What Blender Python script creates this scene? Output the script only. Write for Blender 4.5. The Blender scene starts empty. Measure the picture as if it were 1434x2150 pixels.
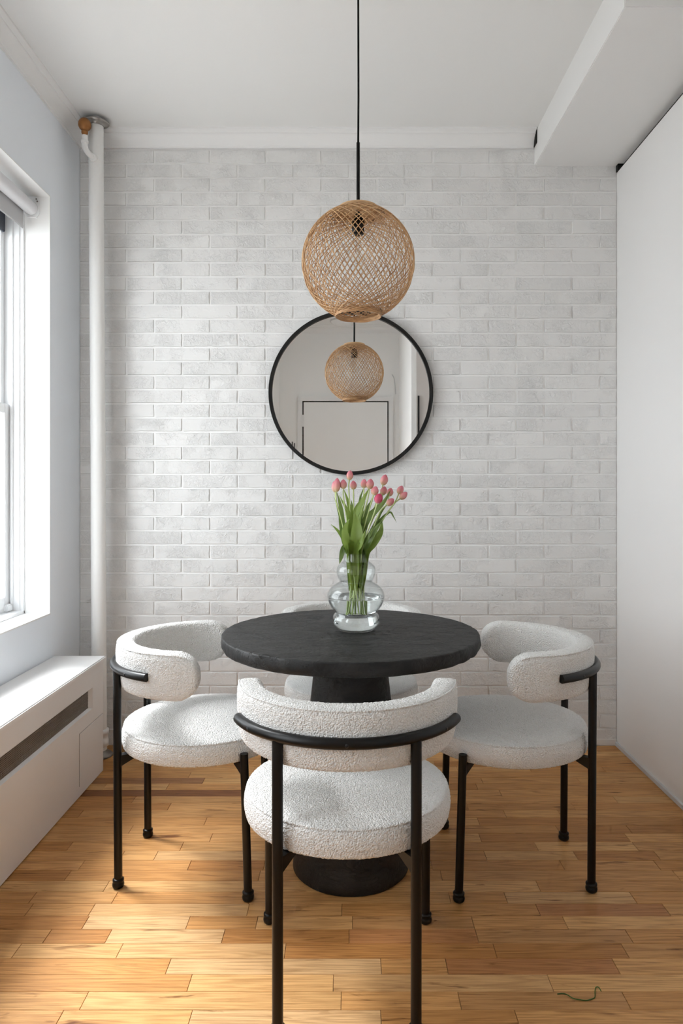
import bpy, bmesh, math, random
from mathutils import Vector, Matrix, noise
import numpy as np

random.seed(7)
PI = math.pi
sc = bpy.context.scene
COL = sc.collection

# ------------------------------------------------------------------ camera
CAM_H = 1.2
F = 1433.0                       # focal length in pixels of the 1434x2150 frame
VX, VY = 735.0, 1032.0           # vanishing point of the room's depth
cd = bpy.data.cameras.new('camera')
cam = bpy.data.objects.new('camera', cd); COL.objects.link(cam)
cam.location = (0, 0, CAM_H); cam.rotation_euler = (PI/2, 0, 0)
cd.sensor_fit = 'VERTICAL'; cd.sensor_height = 36.0; cd.sensor_width = 24.0; cd.lens = 24.0
cd.shift_x = -(VX-717.0)/2150.0
cd.shift_y = -(1075.0-VY)/2150.0
cd.clip_start = 0.02
sc.camera = cam

# ------------------------------------------------------------------ sky, lamps, exposure
w = bpy.data.worlds.new('sky'); sc.world = w; w.use_nodes = True
bg = w.node_tree.nodes['Background']
bg.inputs['Color'].default_value = (0.93, 0.965, 1.0, 1)
bg.inputs['Strength'].default_value = 5.9
sun = bpy.data.lights.new('hazy_sun', 'SUN'); sun.energy = 9.8; sun.angle = math.radians(26); sun.color = (0.98, 0.98, 1.0)
so = bpy.data.objects.new('hazy_sun', sun); COL.objects.link(so); so.location = (-6, 7, 9)
SUN_EL, SUN_DIR = math.radians(56), Vector((0.82, -0.57, 0))
so.rotation_euler = Vector((SUN_DIR.x*math.cos(SUN_EL), SUN_DIR.y*math.cos(SUN_EL), -math.sin(SUN_EL))).to_track_quat('-Z', 'Y').to_euler()
sc.view_settings.view_transform = 'Standard'
sc.view_settings.look = 'None'
sc.view_settings.exposure = 0.34
sc.view_settings.gamma = 1.0
sc.view_settings.use_curve_mapping = False
try:
    sc.cycles.use_denoising = True
    sc.cycles.max_bounces = 12; sc.cycles.diffuse_bounces = 6; sc.cycles.glossy_bounces = 4
    sc.cycles.use_adaptive_sampling = True; sc.cycles.adaptive_threshold = 0.09; sc.cycles.adaptive_min_samples = 12
    sc.cycles.transmission_bounces = 10; sc.cycles.transparent_max_bounces = 16
    sc.cycles.caustics_reflective = False; sc.cycles.caustics_refractive = True
    sc.cycles.sample_clamp_indirect = 8.0
except Exception:
    pass

def P(px, py, d):
    """point seen at a pixel of the photograph, at depth d"""
    return Vector(((px-VX)*d/F, d, CAM_H-(py-VY)*d/F))

# ------------------------------------------------------------------ materials
def mat(name):
    m = bpy.data.materials.new(name); m.use_nodes = True
    return m, m.node_tree.nodes, m.node_tree.links, m.node_tree.nodes['Principled BSDF']

def simple(name, col, rough=0.5, metal=0.0, spec=0.5, bump=0.0, bscale=200.0, var=0.0, vscale=3.0, sheen=0.0):
    m, N, L, b = mat(name)
    b.inputs['Base Color'].default_value = (*col, 1)
    b.inputs['Roughness'].default_value = rough
    b.inputs['Metallic'].default_value = metal
    b.inputs['Specular IOR Level'].default_value = spec
    if sheen: b.inputs['Sheen Weight'].default_value = sheen
    tc = N.new('ShaderNodeTexCoord')
    if var:
        n = N.new('ShaderNodeTexNoise'); n.inputs['Scale'].default_value = vscale; n.inputs['Detail'].default_value = 5
        L.new(tc.outputs['Object'], n.inputs['Vector'])
        r = N.new('ShaderNodeMapRange'); r.inputs['To Min'].default_value = 1-var; r.inputs['To Max'].default_value = 1+var
        L.new(n.outputs['Fac'], r.inputs['Value'])
        mx = N.new('ShaderNodeMix'); mx.data_type = 'RGBA'; mx.blend_type = 'MULTIPLY'; mx.inputs['Factor'].default_value = 1
        mx.inputs[6].default_value = (*col, 1); L.new(r.outputs['Result'], mx.inputs[7])
        L.new(mx.outputs[2], b.inputs['Base Color'])
    if bump:
        n2 = N.new('ShaderNodeTexNoise'); n2.inputs['Scale'].default_value = bscale; n2.inputs['Detail'].default_value = 6
        L.new(tc.outputs['Object'], n2.inputs['Vector'])
        bp = N.new('ShaderNodeBump'); bp.inputs['Strength'].default_value = bump; bp.inputs['Distance'].default_value = 0.002
        L.new(n2.outputs['Fac'], bp.inputs['Height']); L.new(bp.outputs['Normal'], b.inputs['Normal'])
    return m

M = {}
M['paint_blue'] = simple('wall paint tinted for cool light', (0.85, 0.89, 0.94), 0.7, bump=0.15, bscale=60)  # bluish look of the backlit left wall is put into this colour
M['paint_white'] = simple('white wall paint', (0.80, 0.795, 0.785), 0.7, bump=0.1, bscale=60)
M['hall_paint'] = simple('hall paint', (0.90, 0.90, 0.89), 0.7, bump=0.1, bscale=60)
M['ceiling'] = simple('ceiling paint', (0.83, 0.83, 0.82), 0.8, bump=0.1, bscale=40)
M['trim'] = simple('trim paint', (0.84, 0.84, 0.835), 0.45, bump=0.08, bscale=80)
M['panel'] = simple('closet panel', (0.81, 0.80, 0.79), 0.5, bump=0.03, bscale=20)
M['panel_warm'] = simple('warm panel', (0.62, 0.58, 0.55), 0.5)
M['window_white'] = simple('window vinyl', (0.85, 0.86, 0.87), 0.35)
M['slate'] = simple('dark slate', (0.035, 0.042, 0.06), 0.4)
M['shade'] = simple('shade fabric', (0.55, 0.55, 0.56), 0.85, bump=0.2, bscale=900)
M['tube_white'] = simple('shade tube', (0.72, 0.72, 0.74), 0.5)
M['rad_paint'] = simple('radiator cover paint', (0.80, 0.785, 0.775), 0.5, bump=0.08, bscale=50, var=0.02, vscale=6)
M['grille'] = simple('grille metal', (0.30, 0.26, 0.23), 0.5, 0.6)
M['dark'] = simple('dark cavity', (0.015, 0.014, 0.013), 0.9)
M['pipe'] = simple('pipe paint', (0.82, 0.815, 0.80), 0.45, bump=0.5, bscale=45)
M['brass'] = simple('old brass', (0.36, 0.16, 0.055), 0.5, 0.65, bump=0.2, bscale=150, var=0.2, vscale=40)
M['steel'] = simple('escutcheon steel', (0.42, 0.40, 0.38), 0.28, 0.95, var=0.25, vscale=30)
M['old_metal'] = simple('floor flange', (0.30, 0.28, 0.26), 0.5, 0.7, var=0.2, vscale=40)
M['black_metal'] = simple('black metal', (0.004, 0.0037, 0.0035), 0.36, 0.0, 0.32)
M['old_black'] = simple('screw head', (0.03, 0.03, 0.03), 0.35, 0.6)
M['black_cord'] = simple('black cord', (0.005, 0.005, 0.005), 0.6, 0.0, 0.3)
M['mirror_frame'] = simple('mirror frame', (0.007, 0.0065, 0.006), 0.5, 0.0, 0.35)
M['mortar'] = simple('painted mortar', (0.87, 0.865, 0.855), 0.75, bump=0.4, bscale=140)  # lighter than the bricks, imitating raking light along the joints
M['subfloor'] = simple('joint shadow', (0.06, 0.03, 0.015), 0.9)
M['thread'] = simple('green thread', (0.05, 0.13, 0.02), 0.6)
M['brick_dark'] = simple('dark neighbour cladding', (0.014, 0.016, 0.021), 0.85, var=0.25, vscale=3)
M['concrete'] = simple('added ground concrete', (0.42, 0.41, 0.39), 0.9, var=0.1, vscale=1)
M['dark_glass'] = simple('neighbour glass', (0.02, 0.025, 0.03), 0.1)
M['pale_grey'] = simple('pale grey plastic', (0.62, 0.62, 0.62), 0.4)

def brick_mat():
    m, N, L, b = mat('painted brick')
    b.inputs['Roughness'].default_value = 0.62
    b.inputs['Specular IOR Level'].default_value = 0.35
    tc = N.new('ShaderNodeTexCoord'); oi = N.new('ShaderNodeObjectInfo')
    off = N.new('ShaderNodeVectorMath'); off.operation = 'SCALE'; off.inputs[0].default_value = (37, 11, 53)
    L.new(oi.outputs['Random'], off.inputs['Scale'])
    ad = N.new('ShaderNodeVectorMath'); ad.operation = 'ADD'
    L.new(tc.outputs['Object'], ad.inputs[0]); L.new(off.outputs[0], ad.inputs[1])
    n1 = N.new('ShaderNodeTexNoise'); n1.inputs['Scale'].default_value = 58; n1.inputs['Detail'].default_value = 7
    n1.inputs['Roughness'].default_value = 0.68; n1.inputs['Distortion'].default_value = 0.8
    n2 = N.new('ShaderNodeTexNoise'); n2.inputs['Scale'].default_value = 11; n2.inputs['Detail'].default_value = 3
    L.new(ad.outputs[0], n1.inputs['Vector']); L.new(ad.outputs[0], n2.inputs['Vector'])
    # amount of relief differs from place to place
    r2 = N.new('ShaderNodeMapRange'); r2.inputs['From Min'].default_value = 0.38; r2.inputs['From Max'].default_value = 0.62
    L.new(n2.outputs['Fac'], r2.inputs['Value'])
    cl = N.new('ShaderNodeMapRange'); cl.inputs['From Min'].default_value = 0.42; cl.inputs['From Max'].default_value = 0.68
    L.new(n1.outputs['Fac'], cl.inputs['Value'])
    mu = N.new('ShaderNodeMath'); mu.operation = 'MULTIPLY'
    L.new(r2.outputs[0], mu.inputs[0]); L.new(cl.outputs[0], mu.inputs[1])
    bp = N.new('ShaderNodeBump'); bp.inputs['Strength'].default_value = 0.7; bp.inputs['Distance'].default_value = 0.0045
    L.new(mu.outputs[0], bp.inputs['Height']); L.new(bp.outputs['Normal'], b.inputs['Normal'])
    cr = N.new('ShaderNodeValToRGB')
    cr.color_ramp.elements[0].position = 0.0; cr.color_ramp.elements[0].color = (0.765, 0.76, 0.75, 1)
    cr.color_ramp.elements[1].position = 0.7; cr.color_ramp.elements[1].color = (0.83, 0.825, 0.815, 1)
    L.new(mu.outputs[0], cr.inputs['Fac'])
    hv = N.new('ShaderNodeMapRange'); hv.inputs['To Min'].default_value = 0.97; hv.inputs['To Max'].default_value = 1.03
    L.new(oi.outputs['Random'], hv.inputs['Value'])
    mx = N.new('ShaderNodeMix'); mx.data_type = 'RGBA'; mx.blend_type = 'MULTIPLY'; mx.inputs['Factor'].default_value = 1
    L.new(cr.outputs[0], mx.inputs[6]); L.new(hv.outputs[0], mx.inputs[7]); L.new(mx.outputs[2], b.inputs['Base Color'])
    return m
M['brick'] = brick_mat()

def wood_mat():
    m, N, L, b = mat('oak strip')
    b.inputs['Roughness'].default_value = 0.42
    b.inputs['Specular IOR Level'].default_value = 0.28
    tc = N.new('ShaderNodeTexCoord'); oi = N.new('ShaderNodeObjectInfo')
    off = N.new('ShaderNodeVectorMath'); off.operation = 'SCALE'; off.inputs[0].default_value = (91, 47, 23)
    L.new(oi.outputs['Random'], off.inputs['Scale'])
    ad = N.new('ShaderNodeVectorMath'); ad.operation = 'ADD'
    L.new(tc.outputs['Object'], ad.inputs[0]); L.new(off.outputs[0], ad.inputs[1])
    def stretched(sx, sy):
        mp = N.new('ShaderNodeMapping'); mp.inputs['Scale'].default_value = (sx, sy, sy)
        L.new(ad.outputs[0], mp.inputs['Vector']); return mp.outputs[0]
    # fine pores
    n1 = N.new('ShaderNodeTexNoise'); n1.inputs['Scale'].default_value = 1; n1.inputs['Detail'].default_value = 6; n1.inputs['Roughness'].default_value = 0.65
    L.new(stretched(7, 420), n1.inputs['Vector'])
    # cathedral bands
    n0 = N.new('ShaderNodeTexNoise'); n0.inputs['Scale'].default_value = 1; n0.inputs['Detail'].default_value = 2
    L.new(stretched(1.5, 17), n0.inputs['Vector'])
    k = N.new('ShaderNodeMath'); k.operation = 'MULTIPLY'; k.inputs[1].default_value = 70
    L.new(n0.outputs['Fac'], k.inputs[0])
    sn = N.new('ShaderNodeMath'); sn.operation = 'SINE'; L.new(k.outputs[0], sn.inputs[0])
    sr = N.new('ShaderNodeMapRange'); sr.inputs['From Min'].default_value = -1; sr.inputs['From Max'].default_value = 1
    sr.inputs['To Min'].default_value = 0.88; sr.inputs['To Max'].default_value = 1.05
    L.new(sn.outputs[0], sr.inputs['Value'])
    pr = N.new('ShaderNodeMapRange'); pr.inputs['From Min'].default_value = 0.3; pr.inputs['From Max'].default_value = 0.62
    pr.inputs['To Min'].default_value = 0.62; pr.inputs['To Max'].default_value = 1.10
    L.new(n1.outputs['Fac'], pr.inputs['Value'])
    # mineral streaks and knots
    n3 = N.new('ShaderNodeTexNoise'); n3.inputs['Scale'].default_value = 1; n3.inputs['Detail'].default_value = 4; n3.inputs['Distortion'].default_value = 1.2
    L.new(stretched(5, 42), n3.inputs['Vector'])
    st = N.new('ShaderNodeMapRange'); st.inputs['From Min'].default_value = 0.63; st.inputs['From Max'].default_value = 0.76
    st.inputs['To Min'].default_value = 1.0; st.inputs['To Max'].default_value = 0.32
    L.new(n3.outputs['Fac'], st.inputs['Value'])
    m1 = N.new('ShaderNodeMath'); m1.operation = 'MULTIPLY'; L.new(sr.outputs[0], m1.inputs[0]); L.new(pr.outputs[0], m1.inputs[1])
    m2 = N.new('ShaderNodeMath'); m2.operation = 'MULTIPLY'; L.new(m1.outputs[0], m2.inputs[0]); L.new(st.outputs[0], m2.inputs[1])
    # darker grain goes redder: raise colour to a power
    gm = N.new('ShaderNodeMix'); gm.data_type = 'RGBA'; gm.blend_type = 'MULTIPLY'; gm.inputs['Factor'].default_value = 1
    cr = N.new('ShaderNodeValToRGB')
    e = cr.color_ramp.elements; e[0].position = 0.25; e[0].color = (0.22, 0.13, 0.08, 1); e[1].position = 1.05; e[1].color = (1.05, 1.05, 1.05, 1)
    a = e.new(0.75); a.color = (0.74, 0.69, 0.62, 1)
    L.new(m2.outputs[0], cr.inputs['Fac'])
    L.new(oi.outputs['Color'], gm.inputs[6]); L.new(cr.outputs[0], gm.inputs[7])
    L.new(gm.outputs[2], b.inputs['Base Color'])
    bp = N.new('ShaderNodeBump'); bp.inputs['Strength'].default_value = 0.12; bp.inputs['Distance'].default_value = 0.001
    L.new(n1.outputs['Fac'], bp.inputs['Height']); L.new(bp.outputs['Normal'], b.inputs['Normal'])
    return m
M['oak'] = wood_mat()

def boucle_mat():
    m, N, L, b = mat('boucle')
    b.inputs['Roughness'].default_value = 0.95; b.inputs['Specular IOR Level'].default_value = 0.15
    b.inputs['Sheen Weight'].default_value = 0.25; b.inputs['Sheen Roughness'].default_value = 0.5
    tc = N.new('ShaderNodeTexCoord')
    v = N.new('ShaderNodeTexVoronoi'); v.feature = 'F1'; v.inputs['Scale'].default_value = 260
    n = N.new('ShaderNodeTexNoise'); n.inputs['Scale'].default_value = 420; n.inputs['Detail'].default_value = 3
    L.new(tc.outputs['Object'], v.inputs['Vector']); L.new(tc.outputs['Object'], n.inputs['Vector'])
    inv = N.new('ShaderNodeMath'); inv.operation = 'SUBTRACT'; inv.inputs[0].default_value = 1.0; L.new(v.outputs['Distance'], inv.inputs[1])
    ad = N.new('ShaderNodeMath'); ad.operation = 'MULTIPLY_ADD'; ad.inputs[1].default_value = 0.6
    L.new(n.outputs['Fac'], ad.inputs[0]); L.new(inv.outputs[0], ad.inputs[2])
    bp = N.new('ShaderNodeBump'); bp.inputs['Strength'].default_value = 1.0; bp.inputs['Distance'].default_value = 0.004
    L.new(ad.outputs[0], bp.inputs['Height']); L.new(bp.outputs['Normal'], b.inputs['Normal'])
    cr = N.new('ShaderNodeValToRGB'); e = cr.color_ramp.elements
    e[0].position = 0.1; e[0].color = (0.93, 0.92, 0.90, 1); e[1].position = 0.75; e[1].color = (0.84, 0.825, 0.80, 1)
    L.new(v.outputs['Distance'], cr.inputs['Fac']); L.new(cr.outputs[0], b.inputs['Base Color'])
    return m
M['boucle'] = boucle_mat()

def table_mat():
    m, N, L, b = mat('black plaster')
    b.inputs['Specular IOR Level'].default_value = 0.36
    tc = N.new('ShaderNodeTexCoord')
    mp = N.new('ShaderNodeMapping'); mp.inputs['Scale'].default_value = (8, 15, 15); mp.inputs['Rotation'].default_value = (0, 0, 0.25)
    L.new(tc.outputs['Object'], mp.inputs['Vector'])
    n1 = N.new('ShaderNodeTexNoise'); n1.inputs['Scale'].default_value = 1; n1.inputs['Detail'].default_value = 8; n1.inputs['Roughness'].default_value = 0.6; n1.inputs['Distortion'].default_value = 1.0
    L.new(mp.outputs[0], n1.inputs['Vector'])
    n2 = N.new('ShaderNodeTexNoise'); n2.inputs['Scale'].default_value = 120; n2.inputs['Detail'].default_value = 5
    L.new(tc.outputs['Object'], n2.inputs['Vector'])
    n3 = N.new('ShaderNodeTexNoise'); n3.inputs['Scale'].default_value = 7; n3.inputs['Detail'].default_value = 2
    L.new(tc.outputs['Object'], n3.inputs['Vector'])
    # cracks and ridges
    v = N.new('ShaderNodeTexVoronoi'); v.feature = 'DISTANCE_TO_EDGE'; v.inputs['Scale'].default_value = 14
    wd = N.new('ShaderNodeMix'); wd.data_type = 'RGBA'; wd.inputs['Factor'].default_value = 0.25
    L.new(tc.outputs['Object'], wd.inputs[6]); L.new(n1.outputs['Color'], wd.inputs[7]); L.new(wd.outputs[2], v.inputs['Vector'])
    vr = N.new('ShaderNodeMapRange'); vr.inputs['From Max'].default_value = 0.035; vr.inputs['To Min'].default_value = 1; vr.inputs['To Max'].default_value = 0
    L.new(v.outputs['Distance'], vr.inputs['Value'])
    gate = N.new('ShaderNodeMapRange'); gate.inputs['From Min'].default_value = 0.44; gate.inputs['From Max'].default_value = 0.6
    L.new(n3.outputs['Fac'], gate.inputs['Value'])
    vg = N.new('ShaderNodeMath'); vg.operation = 'MULTIPLY'; L.new(vr.outputs[0], vg.inputs[0]); L.new(gate.outputs[0], vg.inputs[1])
    s1 = N.new('ShaderNodeMath'); s1.operation = 'MULTIPLY_ADD'; s1.inputs[1].default_value = 0.22
    L.new(n2.outputs['Fac'], s1.inputs[0]); L.new(n1.outputs['Fac'], s1.inputs[2])
    s2 = N.new('ShaderNodeMath'); s2.operation = 'MULTIPLY_ADD'; s2.inputs[1].default_value = 0.6
    L.new(vg.outputs[0], s2.inputs[0]); L.new(s1.outputs[0], s2.inputs[2])
    bp = N.new('ShaderNodeBump'); bp.inputs['Strength'].default_value = 0.8; bp.inputs['Distance'].default_value = 0.008
    L.new(s2.outputs[0], bp.inputs['Height']); L.new(bp.outputs['Normal'], b.inputs['Normal'])
    cr = N.new('ShaderNodeValToRGB'); e = cr.color_ramp.elements
    e[0].position = 0.35; e[0].color = (0.008, 0.0078, 0.0076, 1); e[1].position = 0.75; e[1].color = (0.028, 0.0275, 0.027, 1)
    L.new(n1.outputs['Fac'], cr.inputs['Fac']); L.new(cr.outputs[0], b.inputs['Base Color'])
    rr = N.new('ShaderNodeMapRange'); rr.inputs['To Min'].default_value = 0.42; rr.inputs['To Max'].default_value = 0.66
    L.new(n2.outputs['Fac'], rr.inputs['Value']); L.new(rr.outputs[0], b.inputs['Roughness'])
    return m
M['table'] = table_mat()

def rattan_mat():
    m, N, L, b = mat('rattan')
    b.inputs['Roughness'].default_value = 0.5
    oi = N.new('ShaderNodeObjectInfo'); tc = N.new('ShaderNodeTexCoord')
    n = N.new('ShaderNodeTexNoise'); n.inputs['Scale'].default_value = 35; n.inputs['Detail'].default_value = 4
    L.new(tc.outputs['Object'], n.inputs['Vector'])
    ad = N.new('ShaderNodeMath'); ad.operation = 'MULTIPLY_ADD'; ad.inputs[1].default_value = 0.5
    L.new(oi.outputs['Random'], ad.inputs[0]); L.new(n.outputs['Fac'], ad.inputs[2])
    cr = N.new('ShaderNodeValToRGB'); e = cr.color_ramp.elements
    e[0].position = 0.35; e[0].color = (0.38, 0.20, 0.09, 1); e[1].position = 0.95; e[1].color = (0.68, 0.43, 0.22, 1)
    L.new(ad.outputs[0], cr.inputs['Fac']); L.new(cr.outputs[0], b.inputs['Base Color'])
    return m
M['rattan'] = rattan_mat()

def glass_mat(name, ior=1.45, col=(1, 1, 1), rough=0.0):
    m, N, L, b = mat(name)
    b.inputs['Base Color'].default_value = (*col, 1); b.inputs['Roughness'].default_value = rough
    b.inputs['IOR'].default_value = ior; b.inputs['Transmission Weight'].default_value = 1
    return m

M['water'] = glass_mat('water', 1.33, (0.985, 0.995, 0.99))

def pane_mat(name, tint=(1, 1, 1)):
    m = bpy.data.materials.new(name); m.use_nodes = True
    N, L = m.node_tree.nodes, m.node_tree.links; N.clear()
    o = N.new('ShaderNodeOutputMaterial'); mx = N.new('ShaderNodeMixShader')
    t = N.new('ShaderNodeBsdfTransparent'); t.inputs[0].default_value = (*tint, 1)
    g = N.new('ShaderNodeBsdfGlossy'); g.inputs['Roughness'].default_value = 0.0
    # Schlick reflectance, the same from either face of the sheet
    lw = N.new('ShaderNodeLayerWeight'); lw.inputs['Blend'].default_value = 0.5
    pw = N.new('ShaderNodeMath'); pw.operation = 'POWER'; pw.inputs[1].default_value = 5; L.new(lw.outputs['Facing'], pw.inputs[0])
    fr = N.new('ShaderNodeMath'); fr.operation = 'MULTIPLY_ADD'; fr.inputs[1].default_value = 0.94; fr.inputs[2].default_value = 0.04; L.new(pw.outputs[0], fr.inputs[0])
    L.new(fr.outputs[0], mx.inputs[0]); L.new(t.outputs[0], mx.inputs[1]); L.new(g.outputs[0], mx.inputs[2]); L.new(mx.outputs[0], o.inputs[0])
    return m
M['pane'] = pane_mat('window pane', (0.97, 0.98, 0.98))
M['glass'] = pane_mat('vase glass', (0.955, 0.97, 0.97))
M['bulb'] = pane_mat('bulb glass', (0.98, 0.97, 0.95))

def mirror_mat():
    m, N, L, b = mat('mirror silver')
    b.inputs['Base Color'].default_value = (0.96, 0.96, 0.955, 1); b.inputs['Metallic'].default_value = 1; b.inputs['Roughness'].default_value = 0.0
    return m
M['mirror'] = mirror_mat()

def ramp_z(name, stops, rough=0.5, trans=0.0, streak=0.0):
    """colour of a petal or leaf along its own height (generated coordinate)"""
    m, N, L, b = mat(name)
    tc = N.new('ShaderNodeTexCoord'); sp = N.new('ShaderNodeSeparateXYZ'); L.new(tc.outputs['UV'], sp.inputs[0])
    n = N.new('ShaderNodeTexNoise'); n.inputs['Scale'].default_value = 1.0; n.inputs['Detail'].default_value = 3
    mp = N.new('ShaderNodeMapping'); mp.inputs['Scale'].default_value = (14, 1.5, 1); L.new(tc.outputs['UV'], mp.inputs['Vector']); L.new(mp.outputs[0], n.inputs['Vector'])
    ad = N.new('ShaderNodeMath'); ad.operation = 'MULTIPLY_ADD'; ad.inputs[1].default_value = streak
    L.new(n.outputs['Fac'], ad.inputs[0]); L.new(sp.outputs['Y'], ad.inputs[2])
    cr = N.new('ShaderNodeValToRGB'); e = cr.color_ramp.elements
    e[0].position, e[0].color = stops[0][0], (*stops[0][1], 1); e[1].position, e[1].color = stops[-1][0], (*stops[-1][1], 1)
    for p_, c_ in stops[1:-1]:
        q = e.new(p_); q.color = (*c_, 1)
    L.new(ad.outputs[0], cr.inputs['Fac']); L.new(cr.outputs[0], b.inputs['Base Color'])
    b.inputs['Roughness'].default_value = rough
    if trans:
        o = N['Material Output']; ms = N.new('ShaderNodeMixShader'); ms.inputs[0].default_value = trans
        tr = N.new('ShaderNodeBsdfTranslucent'); L.new(cr.outputs[0], tr.inputs['Color'])
        L.new(b.outputs[0], ms.inputs[1]); L.new(tr.outputs[0], ms.inputs[2]); L.new(ms.outputs[0], o.inputs[0])
    return m
M['petal'] = ramp_z('pink petal', [(0.1, (0.66, 0.62, 0.28)), (0.4, (0.84, 0.50, 0.40)), (0.7, (0.84, 0.36, 0.38)), (1.2, (0.80, 0.26, 0.33))], 0.5, 0.25, 0.3)
M['petal_hot'] = ramp_z('hot pink petal', [(0.05, (0.75, 0.42, 0.36)), (0.4, (0.80, 0.15, 0.26)), (1.1, (0.66, 0.05, 0.15))], 0.5, 0.25, 0.3)
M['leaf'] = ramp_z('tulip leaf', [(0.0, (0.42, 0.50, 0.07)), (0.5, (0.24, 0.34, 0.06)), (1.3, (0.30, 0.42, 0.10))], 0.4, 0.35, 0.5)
M['leaf_dark'] = ramp_z('darker tulip leaf', [(0.0, (0.30, 0.40, 0.07)), (0.5, (0.15, 0.235, 0.055)), (1.3, (0.20, 0.29, 0.08))], 0.4, 0.3, 0.5)  # darker green version of the leaf colours
M['stem'] = simple('tulip stem', (0.50, 0.60, 0.25), 0.45)

# ------------------------------------------------------------------ mesh helpers
def link(o, parent=None):
    COL.objects.link(o)
    if parent is not None: o.parent = parent
    return o

def meshobj(name, verts, faces, m, parent=None, smooth=False, loc=None):
    me = bpy.data.meshes.new(name)
    me.from_pydata([tuple(v) for v in verts], [], faces); me.update()
    if smooth:
        me.polygons.foreach_set('use_smooth', [True]*len(me.polygons))
    me.materials.append(M[m] if isinstance(m, str) else m)
    o = bpy.data.objects.new(name, me)
    if loc is not None: o.location = loc
    return link(o, parent)

def tag(o, label=None, cat=None, group=None, kind=None):
    if label: o['label'] = label
    if cat: o['category'] = cat
    if group: o['group'] = group
    if kind: o['kind'] = kind
    return o

def thing(name, loc, label, cat, group=None, rz=0.0):
    o = bpy.data.objects.new(name, None); o.empty_display_size = 0.1
    o.location = loc; o.rotation_euler = (0, 0, rz); COL.objects.link(o)
    return tag(o, label, cat, group)

def bm_box(bm, a, b):
    x0, y0, z0 = a; x1, y1, z1 = b
    v = [bm.verts.new(c) for c in ((x0,y0,z0),(x1,y0,z0),(x1,y1,z0),(x0,y1,z0),(x0,y0,z1),(x1,y0,z1),(x1,y1,z1),(x0,y1,z1))]
    for f in ((0,3,2,1),(4,5,6,7),(0,1,5,4),(1,2,6,5),(2,3,7,6),(3,0,4,7)):
        bm.faces.new([v[i] for i in f])
    return v

def boxes(name, lst, m, parent=None, bevel=0.0, segs=2, loc=None):
    bm = bmesh.new()
    for a, b in lst: bm_box(bm, a, b)
    if bevel: bmesh.ops.bevel(bm, geom=list(bm.edges), offset=bevel, segments=segs, affect='EDGES', clamp_overlap=True)
    me = bpy.data.meshes.new(name); bm.to_mesh(me); bm.free()
    me.materials.append(M[m] if isinstance(m, str) else m)
    o = bpy.data.objects.new(name, me)
    if loc is not None: o.location = loc
    return link(o, parent)

def lathe_data(prof, n=48, close_top=True, close_bot=True):
    vs, fs = [], []
    k = len(prof)
    for i in range(n):
        a = 2*PI*i/n
        for r, z in prof: vs.append((r*math.cos(a), r*math.sin(a), z))
    for i in range(n):
        j = (i+1) % n
        for q in range(k-1):
            fs.append((i*k+q, j*k+q, j*k+q+1, i*k+q+1))
    if close_bot and prof[0][0] > 1e-6: fs.append(tuple(i*k for i in range(n))[::-1])
    if close_top and prof[-1][0] > 1e-6: fs.append(tuple(i*k+k-1 for i in range(n)))
    return vs, fs

def lathe(name, prof, m, parent=None, n=48, loc=None, smooth=True, rot=None, ct=True, cb=True):
    vs, fs = lathe_data(prof, n, ct, cb)
    o = meshobj(name, vs, fs, m, parent, smooth, loc)
    if rot is not None: o.rotation_euler = rot
    return o

def sharp(o, ang=35):
    me = o.data
    me.polygons.foreach_set('use_smooth', [True]*len(me.polygons))
    try: me.set_sharp_from_angle(angle=math.radians(ang))
    except Exception: pass
    return o

def tube_data(pts, rad, seg=10, closed=False, caps=True):
    pts = [Vector(p) for p in pts]; n = len(pts)
    rads = rad if isinstance(rad, (list, tuple)) else [rad]*n
    vs, fs = [], []; prev = None
    for i, p in enumerate(pts):
        if closed: t = pts[(i+1) % n]-pts[i-1]
        else: t = pts[min(i+1, n-1)]-pts[max(i-1, 0)]
        t.normalize()
        if prev is None:
            u = t.orthogonal().normalized()
        else:
            u = (prev-t*prev.dot(t)).normalized()
        prev = u; v = t.cross(u)
        for k in range(seg):
            a = 2*PI*k/seg
            vs.append(p+(u*math.cos(a)+v*math.sin(a))*rads[i])
    m = n if closed else n-1
    for i in range(m):
        j = (i+1) % n
        for k in range(seg):
            l = (k+1) % seg
            fs.append((i*seg+k, i*seg+l, j*seg+l, j*seg+k))
    if caps and not closed:
        fs.append(tuple(range(seg))[::-1]); fs.append(tuple((n-1)*seg+k for k in range(seg)))
    return vs, fs

def tube(name, pts, rad, m, parent=None, seg=10, closed=False, loc=None):
    vs, fs = tube_data(pts, rad, seg, closed)
    return sharp(meshobj(name, vs, fs, m, parent, True, loc), 50)

def catmull(pts, n=8):
    pts = [Vector(p) for p in pts]
    q = [pts[0]*2-pts[1]]+pts+[pts[-1]*2-pts[-2]]
    out = []
    for i in range(1, len(q)-2):
        for k in range(n):
            t = k/n
            a, b, c, d = q[i-1], q[i], q[i+1], q[i+2]
            out.append(0.5*((2*b)+(c-a)*t+(2*a-5*b+4*c-d)*t*t+(3*b-a-3*c+d)*t**3))
    out.append(pts[-1]); return out

# ------------------------------------------------------------------ room dimensions
D = 3.227; XL = -1.277; XR = 1.261; HC = 2.890
BEAM_X, BEAM_Y, BEAM_Z = 0.871, 2.164, 2.736
WY0, WY1, WZ0, WZ1 = 1.78, 2.905, 0.677, 2.457     # window opening in the left wall
UY0, UY1 = 0.42, 1.20                              # added second opening near the entry, unseen, to let in fill light
HALL_Y = -0.5; HXL = -0.717; HXR = 0.495; LEFT_BLOCK_Y = 0.35; RIGHT_BLOCK_Y = 0.90
TH = 0.285                                            # outer wall thickness
CROWN_P, CROWN_Z = 0.065, 2.820

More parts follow.
